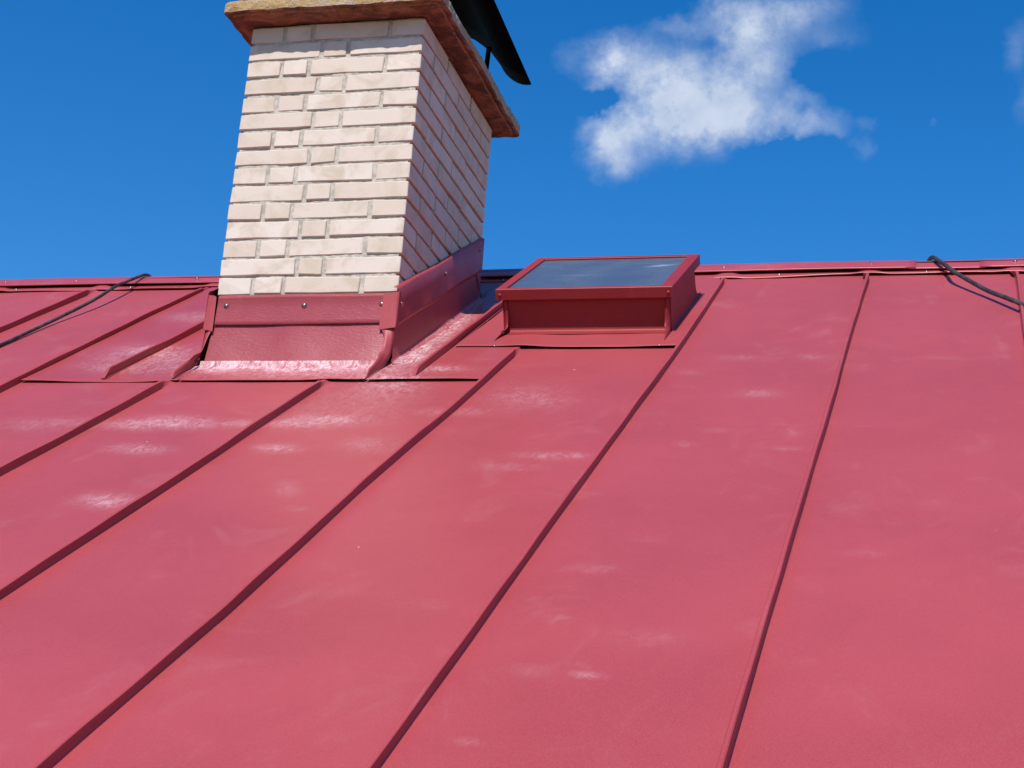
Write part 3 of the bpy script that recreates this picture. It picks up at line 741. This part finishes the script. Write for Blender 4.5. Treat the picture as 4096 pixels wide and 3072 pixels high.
# curb: front, two sides with curled tails, back
cx0, cx1, cy0, cyb = .2400, .7435, .3105, .700
rows = [[RP(x, cy0 + .0006 * math.sin(31 * x), .1135), RP(x, cy0 + .0010 * math.sin(17 * x), .06), RP(x, cy0, .030), RP(x, cy0 - .001, .020), RP(x, cy0 - .003, .0150), RP(x, cy0 - .008, .0122), RP(x, cy0 - .03, .0108)] for x in np.linspace(cx0 + .002, cx1 - .002, 24)]
cf = sheet('curb_front', rows, M_SKY, skl, True); cf.data.flip_normals()
for sgn, cx in ((1, cx1), (-1, cx0)):
    rows = []
    for (y, ntop) in [(cy0 - .002, .1135), (.40, .1135), (.50, .1135), (.60, .1135), (.685, .1135), (cyb, .1135), (.703, .075), (.707, .052), (.716, .035), (.732, .022), (.755, .014), (.786, .0105)]:
        r = [RP(cx, y, ntop), RP(cx, y, ntop * .75 + .25 * .02), RP(cx, y, ntop * .5 + .5 * .018), RP(cx, y, min(ntop, .020)), RP(cx + sgn * .0012, y, min(ntop, .0150)), RP(cx + sgn * .004, y, min(ntop, .0118)), RP(cx + sgn * .010, y, min(ntop, .0104)), RP(cx + sgn * .014, y, .0098)]
        rows.append(r)
    o = sheet('curb_side', rows, M_SKY, skl, True)
    if sgn > 0: o.data.flip_normals()
    # front corner fold
    fr = [(RP(cx, cy0 + .002, .110), RP(cx - sgn * .012, cy0 - .003, .108)), (RP(cx, cy0, .085), RP(cx - sgn * .016, cy0 - .006, .083)), (RP(cx, cy0 - .001, .060), RP(cx - sgn * .017, cy0 - .010, .058)),
          (RP(cx, cy0 - .003, .036), RP(cx - sgn * .017, cy0 - .016, .040)), (RP(cx, cy0 - .008, .018), RP(cx - sgn * .016, cy0 - .026, .030)), (RP(cx, cy0 - .028, .0105), RP(cx - sgn * .010, cy0 - .046, .024)),
          (RP(cx, cy0 - .060, .0100), RP(cx - sgn * .005, cy0 - .074, .018)), (RP(cx, cy0 - .105, .0098), RP(cx - sgn * .001, cy0 - .106, .0112))]
    cols = []
    for k in range(4):
        pth = []
        for a, b in fr:
            a, b = Vector(a), Vector(b); s = k / 3; pth.append(tuple(a.lerp(b, s) + Vector((0, -.004 * math.sin(math.pi * s), .0))))
        cols.append(catmull(pth, 4))
    sheet('corner_fold', [list(q) for q in zip(*cols)], M_SKY, skl, True, thick=.0016)
rows = [[RP(x, cyb - .002, .1135), RP(x, cyb, .05), RP(x, .716, .033), RP(x, .732, .020), RP(x, .786, .0105)] for x in (cx0 + .001, cx1 - .001)]
sheet('curb_back', rows, M_SKY, skl, True)
lip2 = lambda x: NF + .0022 + .0018 * math.sin(7 * x + .4) + .0030 * math.exp(-((x - .335) / .05) ** 2)
sf = flat_sheet('skirt_sheet', .1415, lambda y: seam_x(5, y) - .0055, LIP2_Y, 1.03, skl, M_ROOF, lip2)
sf.location = Vector(sf.location) + Vector(RN) * .0012
for x in (.258, .738): screw(sf, RP(x, LIP2_Y + .003, lip2(x) + .001), RN, .0032)

# ------------------------------------------------------------------ cables thrown over the ridge
ridge_top = .512
left = [RP(-1.392, -.32, .0072), RP(-1.398, -.05, .0072), RP(-1.4035, .226, .0075), RP(-1.407, .347, .009), RP(-1.409, .503, .0135), RP(-1.398, .647, .024), RP(-1.392, .759, .034), RP(-1.403, .90, .045),
        (-1.417, .98, .436), (-1.421, 1.04, .4715), (-1.424, 1.09, .5005), (-1.427, 1.13, .5185), (-1.433, 1.17, .5265), (-1.440, 1.21, .521), (-1.452, 1.25, .500), (-1.47, 1.33, .420), (-1.49, 1.42, .325), (-1.50, 1.60, .215)]
right = [RP(1.93, -.30, .0075), RP(1.86, .10, .0085), RP(1.79, .33, .018), RP(1.729, .485, .027), RP(1.686, .580, .026), RP(1.631, .696, .0235), RP(1.574, .803, .033), RP(1.525, .904, .042), (1.507, .985, .4315), (1.487, 1.04, .468),
         (1.470, 1.09, .500), (1.458, 1.13, .5195), (1.449, 1.17, .5275), (1.440, 1.21, .522), (1.436, 1.25, .500), (1.42, 1.33, .420), (1.41, 1.42, .325), (1.40, 1.60, .215)]
for pts, lab, rad in ((left, 'thin dusty black cable over the ridge by the brick chimney', .0058), (right, 'thick black cable crossing the ridge over a short lapped ridge piece', .0072)):
    v, f = tube(catmull(pts, 8), rad, 10, .10)
    tag(mesh_obj('cable', v, f, M_CABLE, None, True), lab, 'cable', 'black cables thrown over the ridge')
